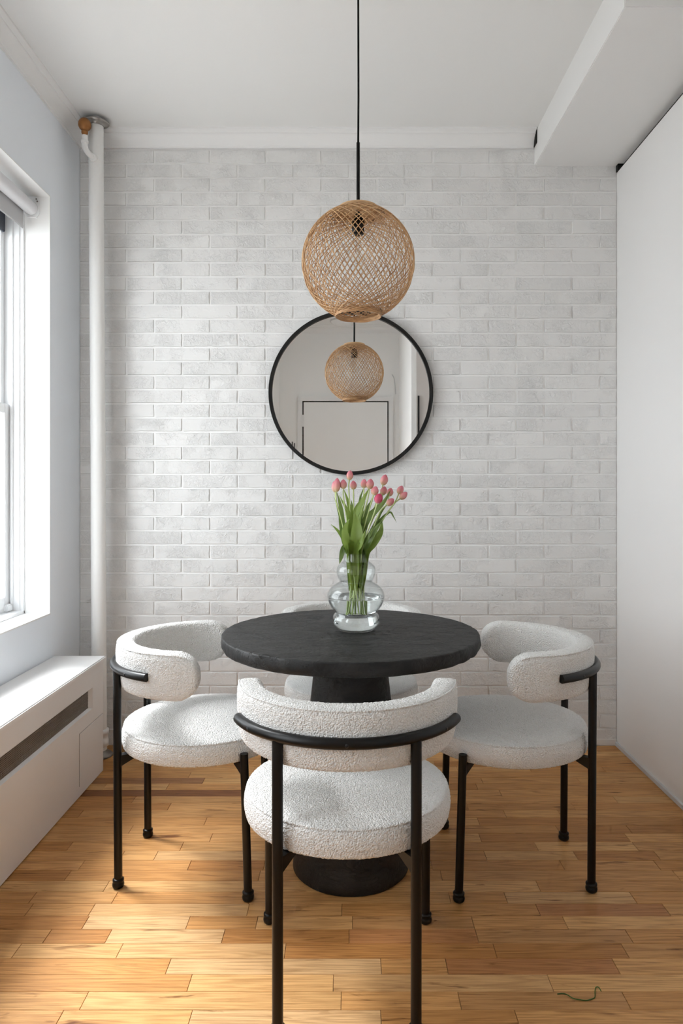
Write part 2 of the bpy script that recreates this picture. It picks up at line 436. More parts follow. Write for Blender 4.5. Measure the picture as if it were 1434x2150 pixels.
# ---- floor
floor = tag(boxes('floor', [((-1.6, -0.8, -0.10), (1.6, 3.5, -0.012))], 'subfloor'), kind='structure')
ROW = 0.0583; Y_ANCH = 2.047
TONES = [(0.58, 0.305, 0.112), (0.62, 0.34, 0.130), (0.54, 0.27, 0.092), (0.66, 0.38, 0.155), (0.56, 0.285, 0.10), (0.47, 0.22, 0.070), (0.60, 0.32, 0.12)]
rng = random.Random(21)
planks = []
r0 = int(math.floor((HALL_Y-Y_ANCH)/ROW)); r1 = int(math.ceil((D-Y_ANCH)/ROW))
SPECIAL = {}   # row -> list of (x0, x1, tone) read from the photograph
def row_at(y): return int(math.floor((y-Y_ANCH)/ROW))
def spec(py, px0, px1, tone):
    d = F*CAM_H/(py-VY); SPECIAL.setdefault(row_at(d), []).append(((px0-VX)*d/F, (px1-VX)*d/F, tone))
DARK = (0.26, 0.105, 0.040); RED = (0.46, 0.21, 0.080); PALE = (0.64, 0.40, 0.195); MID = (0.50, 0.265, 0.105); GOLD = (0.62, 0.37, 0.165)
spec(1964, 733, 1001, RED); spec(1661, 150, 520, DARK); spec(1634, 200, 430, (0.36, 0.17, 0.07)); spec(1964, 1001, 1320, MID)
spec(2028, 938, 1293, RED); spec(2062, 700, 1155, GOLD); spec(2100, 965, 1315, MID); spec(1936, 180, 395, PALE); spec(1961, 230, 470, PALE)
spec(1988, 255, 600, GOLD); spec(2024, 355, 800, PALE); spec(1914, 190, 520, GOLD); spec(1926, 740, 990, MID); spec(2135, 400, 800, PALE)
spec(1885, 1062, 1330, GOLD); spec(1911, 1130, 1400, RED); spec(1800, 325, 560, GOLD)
for r in range(r0, r1+1):
    y0 = max(Y_ANCH+r*ROW, HALL_Y); y1 = min(Y_ANCH+(r+1)*ROW, D+0.004)
    if y1-y0 < 0.008: continue
    xa, xb = (XL, XR) if y1 > RIGHT_BLOCK_Y else (HXL-0.02, HXR+0.02)
    xa = max(xa, -1.10) if y0 > LEFT_BLOCK_Y and y1 < 2.9 else xa
    cuts = sorted(SPECIAL.get(r, []), key=lambda s: s[0])
    x = xa; segs = []
    def fill(x, xe):
        first = True
        while x < xe-1e-4:
            ln = rng.uniform(0.18, 0.72)
            if first and x == xa: ln *= rng.uniform(0.3, 1.0)
            first = False
            e = min(x+ln, xe)
            if xe-e < 0.09: e = xe
            segs.append((x, e, None)); x = e
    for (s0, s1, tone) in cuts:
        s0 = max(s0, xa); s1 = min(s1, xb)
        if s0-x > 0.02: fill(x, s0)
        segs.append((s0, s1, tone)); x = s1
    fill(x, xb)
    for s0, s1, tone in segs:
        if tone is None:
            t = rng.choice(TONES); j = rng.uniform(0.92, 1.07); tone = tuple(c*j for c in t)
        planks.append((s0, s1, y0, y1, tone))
planks.sort(key=lambda p: -p[2])       # far row first; the rows under and behind the camera last
def plank_verts(L_, W_):
    g, bv, h = 0.0005, 0.0008, 0.012
    x, y = L_/2-g, W_/2-g*0.9
    v = [(-x,-y,-h),(x,-y,-h),(x,y,-h),(-x,y,-h),(-x,-y,-bv),(x,-y,-bv),(x,y,-bv),(-x,y,-bv),
         (-x+bv,-y+bv,0),(x-bv,-y+bv,0),(x-bv,y-bv,0),(-x+bv,y-bv,0)]
    f = [(0,1,5,4),(1,2,6,5),(2,3,7,6),(3,0,4,7),(4,5,9,8),(5,6,10,9),(6,7,11,10),(7,4,8,11),(8,9,10,11)]
    return v, f
front = planks[:300]; rest = planks[300:]
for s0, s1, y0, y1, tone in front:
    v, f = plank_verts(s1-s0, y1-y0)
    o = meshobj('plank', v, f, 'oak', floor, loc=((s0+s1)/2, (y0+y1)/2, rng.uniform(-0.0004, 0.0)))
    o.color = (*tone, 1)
if rest:
    V, Fc = [], []
    for s0, s1, y0, y1, tone in rest:
        v, f = plank_verts(s1-s0, y1-y0); n0 = len(V)
        V += [(a+(s0+s1)/2, b+(y0+y1)/2, c) for a, b, c in v]; Fc += [tuple(i+n0 for i in q) for q in f]
    o = meshobj('planks_behind_camera', V, Fc, 'oak', floor); o.color = (0.55, 0.31, 0.13, 1); o['kind'] = 'stuff'

# ---- ceiling with the boxed beam
ceiling = tag(boxes('ceiling', [((-1.6, -0.8, HC), (1.6, 3.5, HC+0.1))], 'ceiling'), kind='structure')
boxes('ceiling_beam', [((BEAM_X, BEAM_Y, BEAM_Z), (1.45, D+0.01, HC+0.01))], 'paint_white', ceiling, bevel=0.003)

# ---- left wall with the window opening
wall_left = tag(boxes('wall_left', [
    ((XL-TH, LEFT_BLOCK_Y-0.2, -0.1), (XL, D+0.2, WZ0)),
    ((XL-TH, LEFT_BLOCK_Y-0.2, WZ1), (XL, D+0.2, HC+0.05)),
    ((XL-TH, UY1, WZ0), (XL, WY0, WZ1)),
    ((XL-TH, LEFT_BLOCK_Y-0.2, WZ0), (XL, UY0, WZ1)),
    ((XL-TH, WY1, WZ0), (XL, D+0.2, WZ1))], 'paint_blue'), kind='structure')
# ---- right wall: tall flush closet panel with a shadow gap above it
wall_right = tag(boxes('wall_right', [
    ((XR, RIGHT_BLOCK_Y-0.2, 0.018), (XR+0.03, D+0.01, 2.706)),
    ((XR+0.03, RIGHT_BLOCK_Y-0.2, -0.1), (XR+0.2, D+0.1, HC+0.05)),
    ((XR, RIGHT_BLOCK_Y-0.2, BEAM_Z), (XR+0.05, BEAM_Y, HC+0.02))], 'panel'), kind='structure')
boxes('shadow_gap', [((XR+0.020, RIGHT_BLOCK_Y, 2.707), (XR+0.029, D-0.001, BEAM_Z-0.001))], 'dark', wall_right)
boxes('panel_stop', [((XR-0.006, D-0.03, 2.706), (XR+0.02, D-0.004, BEAM_Z))], 'dark', wall_right)
tag(boxes('baseboard_right', [((XR-0.010, RIGHT_BLOCK_Y, 0.0), (XR+0.02, D-0.005, 0.018))], 'pale_grey', bevel=0.001), kind='structure')

# ---- back wall of painted bricks
wall_back = tag(boxes('wall_back', [((XL-0.2, D+0.0025, -0.1), (XR+0.2, D+0.15, HC+0.05))], 'mortar'), kind='structure')
tag(boxes('baseboard_back', [((-1.04, D-0.006, 0.0), (XR-0.002, D+0.01, 0.032))], 'trim', bevel=0.002), kind='structure')
BP, BL, JT = 0.06667, 0.2629, 0.0075
ZJ = CAM_H+(VY-344.5)*D/F
XJ = [(265.9-VX)*D/F, (324.4-VX)*D/F]
MIRC = Vector(((736.5-VX)*3.195/F, 0, CAM_H-(824-VY)*3.195/F)); MIRR = 0.386
cells = []
for k in range(-2, 45):
    zt = ZJ-k*BP-JT/2; zb = ZJ-(k+1)*BP+JT/2
    zt2 = min(zt, CROWN_Z+0.01); zb2 = max(zb, 0.030)
    if zt2-zb2 < 0.012: continue
    xj = XJ[k % 2]; i0 = int(math.floor((XL-xj)/BL))-1
    for i in range(i0, i0+14):
        a = max(xj+i*BL+JT/2, XL+0.001); b = min(xj+(i+1)*BL-JT/2, XR-0.004)
        if b-a < 0.012: continue
        zz = zt2
        if a > BEAM_X-0.02: zz = min(zz, BEAM_Z+0.006)
        if zz-zb2 < 0.012: continue
        cx, cz = (a+b)/2, (zz+zb2)/2
        far = max((Vector((x-MIRC.x, z-MIRC.z)).length for x in (a, b) for z in (zz, zb2)))
        hidden = far < MIRR-0.01 or (b < -1.04 and zz < 0.44) or (abs(cx) < 0.18 and 0.1 < cz < 0.62)
        cells.append((a, b, zb2, zz, hidden))
def brick_mesh(wd, ht, seed, nx=8, nz=3):
    V, Fc = [], []
    bv, dep = 0.0016, 0.0030
    r = random.Random(seed)
    def jit(s): return r.uniform(-s, s)
    for j in range(nz+1):
        for i in range(nx+1):
            x = -wd/2+bv+(wd-2*bv)*i/nx; z = -ht/2+bv+(ht-2*bv)*j/nz
            edge = i in (0, nx) or j in (0, nz)
            V.append((x+(jit(0.0012) if i in (0, nx) else 0), -dep+(jit(0.0004) if edge else jit(0.0003)), z+(jit(0.0011) if j in (0, nz) else 0)))
    W_ = nx+1
    for j in range(nz):
        for i in range(nx): Fc.append((j*W_+i, j*W_+i+1, (j+1)*W_+i+1, (j+1)*W_+i))
    ring = [j for j in range(W_)]+[j*W_+nx for j in range(1, nz+1)]+[nz*W_+i for i in range(nx-1, -1, -1)]+[j*W_ for j in range(nz-1, 0, -1)]
    n0 = len(V)
    for idx in ring:
        x, y, z = V[idx]
        x = max(-wd/2, min(wd/2, x*1.0+(bv if x > wd/2-2*bv else -bv if x < -wd/2+2*bv else 0)))
        z = max(-ht/2, min(ht/2, z+(bv if z > ht/2-2*bv else -bv if z < -ht/2+2*bv else 0)))
        V.append((x, 0.003, z))
    R = len(ring)
    for q in range(R):
        p = (q+1) % R
        Fc.append((ring[q], n0+q, n0+p, ring[p]))
    return V, Fc
def mk_mesh(name, V, Fc, m, smooth=True):
    me = bpy.data.meshes.new(name); me.from_pydata([tuple(v) for v in V], [], Fc); me.update()
    if smooth: me.polygons.foreach_set('use_smooth', [True]*len(me.polygons))
    me.materials.append(M[m]); return me
FULLW, FULLH = BL-JT, BP-JT
full_variants = [mk_mesh('brick', *brick_mesh(FULLW, FULLH, s), 'brick', False) for s in range(10)]
order = sorted(range(len(cells)), key=lambda i: (cells[i][4], -(cells[i][1]-cells[i][0])*(cells[i][3]-cells[i][2])))
infillV, infillF = [], []
for n_, i in enumerate(order):
    a, b, z0, z1, hidden = cells[i]
    wd, ht = b-a, z1-z0
    if n_ < 300:
        if abs(wd-FULLW) < 1e-4 and abs(ht-FULLH) < 1e-4: me = full_variants[rng.randrange(10)]
        else: me = mk_mesh('brick', *brick_mesh(wd, ht, i, max(2, int(wd/0.032))), 'brick', False)
        o = bpy.data.objects.new('brick', me)
        o.location = ((a+b)/2, D+rng.uniform(-0.001, 0.001), (z0+z1)/2); o.rotation_euler = (0, rng.uniform(-0.003, 0.003), 0)
        link(o, wall_back)
    else:
        v, f = brick_mesh(wd, ht, i, max(2, int(wd/0.04)), 2); n0 = len(infillV)
        infillV += [(p[0]+(a+b)/2, p[1]+D, p[2]+(z0+z1)/2) for p in v]; infillF += [tuple(q+n0 for q in t) for t in f]
if infillV:
    o = meshobj('remaining_bricks', infillV, infillF, 'brick', wall_back, False); o['kind'] = 'stuff'

# ---- crown mouldings
def crown(name, p0, p1, inward, m0=0.0, m1=0.0):
    """profile swept along a wall; m0 / m1 mitre the ends (metres per metre of projection)"""
    p0, p1, n = Vector(p0), Vector(p1), Vector(inward)
    t = (p1-p0).normalized()
    top = HC+0.004; drop = HC-CROWN_Z
    prof = [(0, -drop), (0.010, -drop), (0.011, -drop+0.008), (0.013, -drop+0.010), (0.017, -drop+0.026), (0.026, -drop+0.040),
            (0.040, -drop+0.049), (0.046, -drop+0.050), (0.047, -drop+0.055), (0.056, -drop+0.060), (0.064, -drop+0.062), (CROWN_P, -drop+0.066), (CROWN_P, 0.004), (0, 0.004)]
    V = []
    for e, (q, mm) in enumerate(((p0, m0), (p1, -m1))):
        for pr, dz in prof:
            V.append(q+n*pr+t*(pr*mm)+Vector((0, 0, HC+dz)))
    k = len(prof); Fc = [(i, (i+1) % k, k+(i+1) % k, k+i) for i in range(k)]+[tuple(range(k))[::-1], tuple(range(k, 2*k))]
    o = meshobj(name, V, Fc, 'trim'); sharp(o, 25)
    return tag(o, kind='structure')
crown('trim_1', (XL, D, 0), (BEAM_X-0.006, D, 0), (0, -1, 0), 1.0, 0.0)
crown('trim_2', (XL, LEFT_BLOCK_Y, 0), (XL, D, 0), (1, 0, 0), 0.0, 1.0)
boxes('end_gap', [((BEAM_X-0.006, D-0.05, CROWN_Z+0.004), (BEAM_X-0.0005, D-0.004, HC-0.004))], 'dark', bpy.data.objects['trim_1'])

# ---- entry end of the room, behind the camera (seen in the mirror)
wall_front = tag(boxes('wall_front', [
    ((-1.6, HALL_Y-0.2, -0.1), (1.6, HALL_Y, HC+0.05)),
    ((-1.6, HALL_Y-0.1, -0.1), (HXL, LEFT_BLOCK_Y, HC+0.05)),
    ((HXR, HALL_Y-0.1, -0.1), (1.6, RIGHT_BLOCK_Y, HC+0.05))], 'hall_paint'), kind='structure')
crown('trim_3', (HXL, HALL_Y, 0), (HXR, HALL_Y, 0), (0, 1, 0), 0, 0)
door1 = tag(boxes('door_1', [((-0.470, HALL_Y-0.03, 0.005), (0.377, HALL_Y+0.012, 2.118))], 'hall_paint'), kind='structure')
boxes('casing', [((-0.528, HALL_Y-0.01, 0), (-0.482, HALL_Y+0.022, 2.1295)), ((0.389, HALL_Y-0.01, 0), (0.435, HALL_Y+0.022, 2.1295)),
                 ((-0.528, HALL_Y-0.01, 2.130), (0.435, HALL_Y+0.022, 2.175))], 'trim', door1)
boxes('door_gap', [((-0.482, HALL_Y-0.02, 0), (0.389, HALL_Y+0.002, 2.130))], 'dark', door1)
for hz in (1.93, 1.0, 0.25):
    boxes('hinge', [((-0.492, HALL_Y+0.012, hz-0.06), (-0.466, HALL_Y+0.026, hz+0.06))], 'trim', door1, bevel=0.004)
door2 = tag(boxes('door_2', [((0.535, RIGHT_BLOCK_Y-0.01, 0.01), (1.20, RIGHT_BLOCK_Y+0.012, 2.370))], 'panel_warm'), kind='structure')
boxes('pull', [((0.545, RIGHT_BLOCK_Y+0.012, 0.95), (0.557, RIGHT_BLOCK_Y+0.034, 1.98))], 'black_metal', door2, bevel=0.002)

# ------------------------------------------------------------------ window
FX0, FX1 = XL-0.215, XL-0.106
ZM = CAM_H+(VY-848)*2.87/F
def make_window(name, y0, y1):
    win = bpy.data.objects.new(name, None); win.location = (XL, (y0+y1)/2, WZ0); COL.objects.link(win); win['kind'] = 'structure'
    off = Vector(win.location)
    def wbox(nm, lst, m, bevel=0.0, parent=None):
        o = boxes(nm, lst, m, None, bevel)
        for v in o.data.vertices: v.co -= off
        o.parent = parent or win
        return o
    wbox('frame', [((FX0, y1-0.012, WZ0), (FX1, y1+0.01, WZ1)), ((FX0, y0-0.01, WZ0), (FX1, y0+0.012, WZ1)),
                   ((FX0, y0, WZ1-0.03), (FX1, y1, WZ1+0.01)), ((FX0, y0, WZ0-0.01), (FX1, y1, WZ0+0.018))], 'window_white', 0.002)
    for s in (1, -1):
        ye = y1 if s > 0 else y0
        for xa, xb, t in ((0.160, 0.150, 0.020), (0.128, 0.122, 0.017)):
            a, b = sorted((ye-s*t, ye-s*0.008))
            wbox('stop_bead', [((XL-xa, a, WZ0+0.018), (XL-xb, b, WZ1-0.03))], 'window_white', 0.0015)
    def sash(ya, yb, z0, z1, xa, xb, st, rb, rt):
        q = wbox('sash', [((xa, ya, z0), (xb, ya+st, z1)), ((xa, yb-st, z0), (xb, yb, z1)), ((xa, ya+st, z0), (xb, yb-st, z0+rb)), ((xa, ya+st, z1-rt), (xb, yb-st, z1))], 'window_white', 0.002)
        wbox('pane', [(((xa+xb)/2-0.002, ya+st, z0+rb), ((xa+xb)/2+0.002, yb-st, z1-rt))], 'pane', 0, q)
    mid = (y0+y1)/2
    sash(y0+0.013, y1-0.013, WZ0+0.02, ZM, XL-0.186, XL-0.166, 0.036, 0.06, 0.04)
    sash(y0+0.013, y1-0.013, ZM-0.035, WZ1-0.03, XL-0.208, XL-0.188, 0.030, 0.035, 0.05)
    wbox('latch', [((XL-0.186, mid-0.03, ZM), (XL-0.168, mid+0.03, ZM+0.015))], 'window_white', 0.003)
    wbox('tilt_latch', [((XL-0.170, y1-0.060, WZ0+0.020), (XL-0.150, y1-0.013, WZ0+0.050))], 'window_white', 0.004)
    wbox('slate_block', [((XL-0.187, y1-0.20, 2.292), (XL-0.174, y1-0.030, 2.392))], 'slate', 0.003)  # small dark slate block near the top of the upper sash
    # white painted returns of the opening: jambs, head and sill board
    wbox('reveal', [((XL-0.108, y1-0.004, WZ0), (XL+0.0015, y1, WZ1)), ((XL-0.108, y0, WZ0), (XL+0.0015, y0+0.004, WZ1)), ((XL-0.108, y0, WZ1-0.004), (XL+0.0015, y1, WZ1))], 'trim')
    wbox('sill', [((XL-0.108, y0, WZ0), (XL+0.003, y1, WZ0+0.006))], 'trim')
    # portal that guides the sky light through the opening
    pl = bpy.data.lights.new('window_portal', 'AREA'); pl.shape = 'RECTANGLE'; pl.size = WZ1-WZ0; pl.size_y = y1-y0; pl.energy = 1
    pl.cycles.is_portal = True
    po = bpy.data.objects.new('window_portal', pl); po.location = (XL-TH-0.01, mid, (WZ0+WZ1)/2); po.rotation_euler = (0, -PI/2, 0); COL.objects.link(po)
make_window('window_1', WY0, WY1)
make_window('fill_window', UY0, UY1)  # unseen window added to bring fill light into the room

# roller shade inside the opening
sh = thing('roller_shade', (XL-0.075, (WY0+WY1)/2, 2.40), 'pale grey roller shade rolled up under the head of the window', 'shade')
hl = (WY1-WY0)/2
tube('roller_tube', [(0, -hl+0.012, 0), (0, hl-0.012, 0)], 0.028, 'tube_white', sh, 28)
boxes('fabric', [((-0.0295, -hl+0.03, -0.082), (-0.0280, hl-0.022, 0.0))], 'shade', sh)
boxes('hem_bar', [((-0.0325, -hl+0.03, -0.090), (-0.0255, hl-0.022, -0.074))], 'shade', sh, 0.003)
for s in (1, -1):
    y = s*(hl-0.006)
    pts = [(-0.034, 0.052), (0.018, 0.052), (0.034, 0.036), (0.034, -0.020), (0.022, -0.038), (-0.016, -0.038), (-0.034, -0.020)]
    V = [(a, y-0.004, b) for a, b in pts]+[(a, y+0.0015, b) for a, b in pts]; k = len(pts)
    br = meshobj('bracket', V, [tuple(range(k)), tuple(range(k, 2*k))[::-1]]+[(i, k+i, k+(i+1) % k, (i+1) % k) for i in range(k)], 'window_white', sh)
    for (a, b) in ((0.026, 0.030), (0.022, 0.040)):
        boxes('screw', [((a-0.003, y-s*0.006-0.001, b-0.003), (a+0.003, y-s*0.004+0.001, b+0.003))], 'old_metal', br, 0.001)

# building across the way
nb = thing('neighbour_building', (-7.5, 15.0, -3.0), 'dark clad building across the way, seen through the window glass', 'building')
boxes('facade', [((-3.0, -6, -6), (0, 14, 14.5))], 'brick_dark', nb)
for iy in range(-2, 4):
    for iz in range(0, 6):
        wn = boxes('window', [((-0.02, iy*2.6, 0.8+iz*2.1), (0.03, iy*2.6+1.0, 2.2+iz*2.1))], 'slate', nb)
        boxes('glass_pane', [((0.028, iy*2.6+0.08, 0.88+iz*2.1), (0.035, iy*2.6+0.92, 2.12+iz*2.1))], 'dark_glass', wn)

ground = tag(boxes('ground', [((-40, -30, -9.2), (-1.7, 40, -9.0))], 'concrete'), kind='structure')  # unseen slab, added to cut the sky light coming from below

# ------------------------------------------------------------------ radiator cover
rc = thing('radiator_cover', (-1.06, 2.0, 0.0), 'long white radiator cover with metal grille under the window', 'radiator cover')
RX0 = XL+1.06+0.004; RYN, RYF = 0.75-2.0, 2.930-2.0
GY0, GY1, GZ0, GZ1 = 1.0-2.0, 2.797-2.0, 0.314, 0.390
T = 0.02
boxes('body', [((-T, RYN, 0.004), (0, RYF, GZ0-0.006)), ((-T, RYN, GZ1+0.004), (0, RYF, 0.474)), ((-T, GY1+0.012, GZ0-0.006), (0, RYF, GZ1+0.004)), ((-T, RYN, GZ0-0.006), (0, GY0-0.01, GZ1+0.004)),
               ((RX0, RYF-T, 0.004), (-T, RYF, 0.474)), ((RX0, RYN, 0.004), (-T, RYN+T, 0.474))], 'rad_paint', rc)
boxes('top_board', [((RX0, RYN-0.005, 0.474), (0.012, RYF+0.006, 0.494))], 'rad_paint', rc, 0.004, 3)
# sloped rim of the grille opening
def rim(y0, y1, z0, z1, dy0, dz0, depth, dy1=None, dzt=None):
    dy1 = dy0 if dy1 is None else dy1; dzt = dz0 if dzt is None else dzt
    A = [(0.0005, y0, z0), (0.0005, y1, z0), (0.0005, y1, z1), (0.0005, y0, z1)]
    B = [(-depth, y0+dy0, z0+dz0), (-depth, y1-dy1, z0+dz0), (-depth, y1-dy1, z1-dzt), (-depth, y0+dy0, z1-dzt)]
    return A+B, [(i, (i+1) % 4, 4+(i+1) % 4, 4+i) for i in range(4)]
v, f = rim(GY0-0.01, GY1+0.012, GZ0-0.006, GZ1+0.004, 0.01, 0.006, 0.014, 0.012, 0.004)
meshobj('grille_rim', v, f, 'rad_paint', rc)
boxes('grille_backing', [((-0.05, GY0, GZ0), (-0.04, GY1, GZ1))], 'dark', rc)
bars = []
nv = int((GY1-GY0)/0.0075)
for i in range(nv+1):
    y = GY0+i*0.0075; bars.append(((-0.0155, y-0.0016, GZ0), (-0.0140, y+0.0016, GZ1)))
for i in range(13):
    z = GZ0+i*(GZ1-GZ0)/12; bars.append(((-0.0150, GY0, z-0.0013), (-0.0132, GY1, z+0.0013)))
g = boxes('grille', bars, 'grille', rc); g['kind'] = 'stuff'
# access flap with its shadow joints
AY0, AY1, AZ0, AZ1 = 2.672-2.0, 2.922-2.0, 0.046, 0.250
boxes('flap_joint', [((-0.001, AY0-0.002, AZ0-0.0015), (0.0006, AY1+0.001, AZ1+0.0015))], 'old_metal', rc)
boxes('access_flap', [((-0.001, AY0, AZ0), (0.0030, AY1, AZ1))], 'rad_paint', rc, 0.0008)

# ------------------------------------------------------------------ steam pipe
sp = thing('steam_pipe', (-1.138, 3.10, 0), 'white painted vertical steam pipe in the corner with a brass vent', 'pipe')
tube('riser', [(0, 0, 0.0), (-0.004, 0, 0.8), (-0.007, 0.0, 1.5), (-0.012, 0, 2.2), (-0.016, 0, HC)], 0.0325, 'pipe', sp, 28)
lathe('floor_collar', [(0.034, 0.045), (0.040, 0.047), (0.0405, 0.072), (0.037, 0.076), (0.037, 0.100), (0.041, 0.102), (0.041, 0.120), (0.034, 0.124)], 'pipe', sp, 32)
lathe('floor_flange', [(0.058, 0.0), (0.060, 0.004), (0.052, 0.012), (0.036, 0.020), (0.034, 0.028)], 'old_metal', sp, 32)
fl = lathe('ceiling_flange', [(0.034, -0.014), (0.036, -0.012), (0.040, -0.006), (0.054, -0.006), (0.058, -0.002), (0.058, 0.002), (0.050, 0.008), (0.030, 0.008)], 'steel', sp, 40, loc=(-0.014, -0.004, HC-0.017), rot=(0.10, 0.05, 0))
vx, vy = (178-VX)*3.03/F+1.138, -0.07
vz = CAM_H-(262-VY)*3.03/F
vv = lathe('vent_valve', [(0.0, 0.028), (0.012, 0.0265), (0.021, 0.019), (0.0265, 0.009), (0.0275, 0.0), (0.0265, -0.009), (0.021, -0.019), (0.0135, -0.024), (0.0125, -0.028), (0.0140, -0.029), (0.0140, -0.038), (0.0115, -0.040), (0.0115, -0.050)][::-1], 'brass', sp, 28, loc=(vx, vy, vz))
tube('vent_elbow', catmull([(vx, vy, vz-0.048), (vx, vy, vz-0.075), (vx, vy, vz-0.095), (vx+0.008, vy+0.012, vz-0.116), (vx+0.030, vy+0.045, vz-0.132)], 6), 0.0125, 'pipe', sp, 16)
lathe('elbow_band', [(0.0130, -0.006), (0.0162, -0.005), (0.0162, 0.005), (0.0130, 0.006)], 'pipe', sp, 20, loc=(vx, vy, vz-0.076))
lathe('elbow_boss', [(0.0130, -0.008), (0.0175, -0.006), (0.0165, 0.008), (0.0130, 0.010)], 'pipe', sp, 20, loc=(vx+0.024, vy+0.036, vz-0.129), rot=(-1.1, 0.6, 0))

# ------------------------------------------------------------------ round mirror
mr = thing('round_mirror', (MIRC.x, D-0.032, MIRC.z), 'round wall mirror with a thin black frame on the brick wall', 'mirror')
def ring_prof(prof, n=128):
    vs, fs = [], []; k = len(prof)
    for i in range(n):
        a = 2*PI*i/n
        for r, y in prof: vs.append((r*math.cos(a), y, r*math.sin(a)))
    for i in range(n):
        j = (i+1) % n
        for q in range(k):
            p = (q+1) % k
            fs.append((i*k+q, i*k+p, j*k+p, j*k+q))
    return vs, fs
v, f = ring_prof([(MIRR-0.017, 0.001), (MIRR-0.002, 0.0), (MIRR, 0.002), (MIRR, 0.026), (MIRR-0.017, 0.026)])
o = sharp(meshobj('frame', v, f, 'mirror_frame', mr, True), 30)
bm = bmesh.new(); bmesh.ops.recalc_face_normals(bm, faces=bm.faces); bm.free()
n = 128; V = [((MIRR-0.016)*math.cos(2*PI*i/n), 0.010, (MIRR-0.016)*math.sin(2*PI*i/n)) for i in range(n)]
V += [(x, 0.016, z) for x, y, z in V]
gl = meshobj('mirror_glass', V, [tuple(range(n))]+[tuple(range(n, 2*n))[::-1]], 'mirror', mr)
gl.rotation_euler = (math.radians(-0.12), 0, 0)

# ------------------------------------------------------------------ pendant lamp
LX, LY, LZ, LR = (752-VX)*2.2/F, 2.2, CAM_H-(552.5-VY)*2.2/F, 0.181
lp = thing('pendant_lamp', (LX, LY, LZ), 'woven rattan globe pendant lamp on a black cord above the table', 'lamp')
hole = 0.070
tilt = math.acos(hole/LR)            # inclination of the great circles that graze the end rings
cs, ns = math.cos(tilt), math.sin(tilt)
def strand_mesh(R, seed):
    """one cane: runs from ring to ring and back, grazing both, and closes after two rounds"""
    pts = []; n = 168; K = 1.5
    for i in range(n):
        u = 4*PI*i/n
        lat = math.asin(math.sin(u)*ns)
        az = math.atan2(math.sin(u)*cs, math.cos(u)); az += 2*PI*round((u-az)/(2*PI))
        az *= K
        pts.append((R*math.cos(lat)*math.cos(az), R*math.cos(lat)*math.sin(az), R*math.sin(lat)))
    v, f = tube_data(pts, 0.00135, 6, True)
    return mk_mesh('strand', v, f, 'rattan')
sm = [strand_mesh(LR-0.0024*k, k) for k in range(3)]
NS = 30
for i in range(NS):
    o = bpy.data.objects.new('strand', sm[i % 3]); link(o, lp)
    o.rotation_euler = (random.uniform(-0.007, 0.007), random.uniform(-0.007, 0.007), PI*i/NS+random.uniform(-0.010, 0.010))
hz = math.sqrt(LR**2-hole**2)
def wound_ring(name, z, r, n, th):
    V, Fc = [], []
    for k in range(n):
        a = [(r*math.cos(2*PI*i/56)*(1+0.002*math.sin(5*i+k)), r*math.sin(2*PI*i/56), z+0.0006*math.sin(i*0.7+k)) for i in range(56)]
        rr = r-0.0005+0.0016*(k % 2); zz = z-th*(k/(n-1)-0.5)
        a = [(rr*math.cos(2*PI*i/56), rr*math.sin(2*PI*i/56), zz+0.0006*math.sin(i*0.7+k)) for i in range(56)]
        v, f = tube_data(a, 0.0021, 6, True); n0 = len(V)
        V += v; Fc += [tuple(q+n0 for q in t) for t in f]
    return meshobj(name, V, Fc, 'rattan', lp, True)
wound_ring('bottom_ring', -hz-0.001, hole+0.002, 4, 0.007)
wound_ring('top_ring', hz, 0.066, 4, 0.008)
lathe('top_plate', [(0.0, 0.004), (0.064, 0.004), (0.067, 0.0), (0.064, -0.003), (0.0, -0.003)][::-1], 'rattan', lp, 48, loc=(0, 0, hz+0.006), ct=False, cb=False)
tube('rod', [(0, 0, hz-0.02), (0, 0, CAM_H-(300-VY)*2.2/F-LZ)], 0.0056, 'black_metal', lp, 16)
zc = CAM_H-(300-VY)*2.2/F-LZ
tube('cord', [(0, 0, zc-0.005), (0.001, 0, zc+0.15), (0.0005, 0, zc+0.35), (0, 0, HC-LZ)], 0.0034, 'black_cord', lp, 12)
lathe('ceiling_cup', [(0.0, -0.03), (0.050, -0.03), (0.055, -0.024), (0.055, 0.0)], 'black_metal', lp, 40, loc=(0, 0, HC-LZ))
lathe('socket', [(0.0, -0.062), (0.018, -0.062), (0.020, -0.058), (0.020, -0.022), (0.017, -0.016), (0.012, 0.0), (0.0, 0.0)], 'black_metal', lp, 28, loc=(0, 0, hz-0.012))
bl = lathe('bulb', [(0.0, -0.095), (0.012, -0.0935), (0.022, -0.087), (0.0285, -0.075), (0.030, -0.062), (0.027, -0.045), (0.019, -0.025), (0.0135, -0.010), (0.013, 0.0)], 'bulb', lp, 28, loc=(0, 0, hz-0.072), ct=False)
tube('filament', [(-0.006, 0, -0.020), (-0.009, 0.002, -0.060), (-0.003, -0.002, -0.025), (0.003, 0.002, -0.060), (0.008, 0, -0.022)], 0.0007, 'brass', bl, 6)

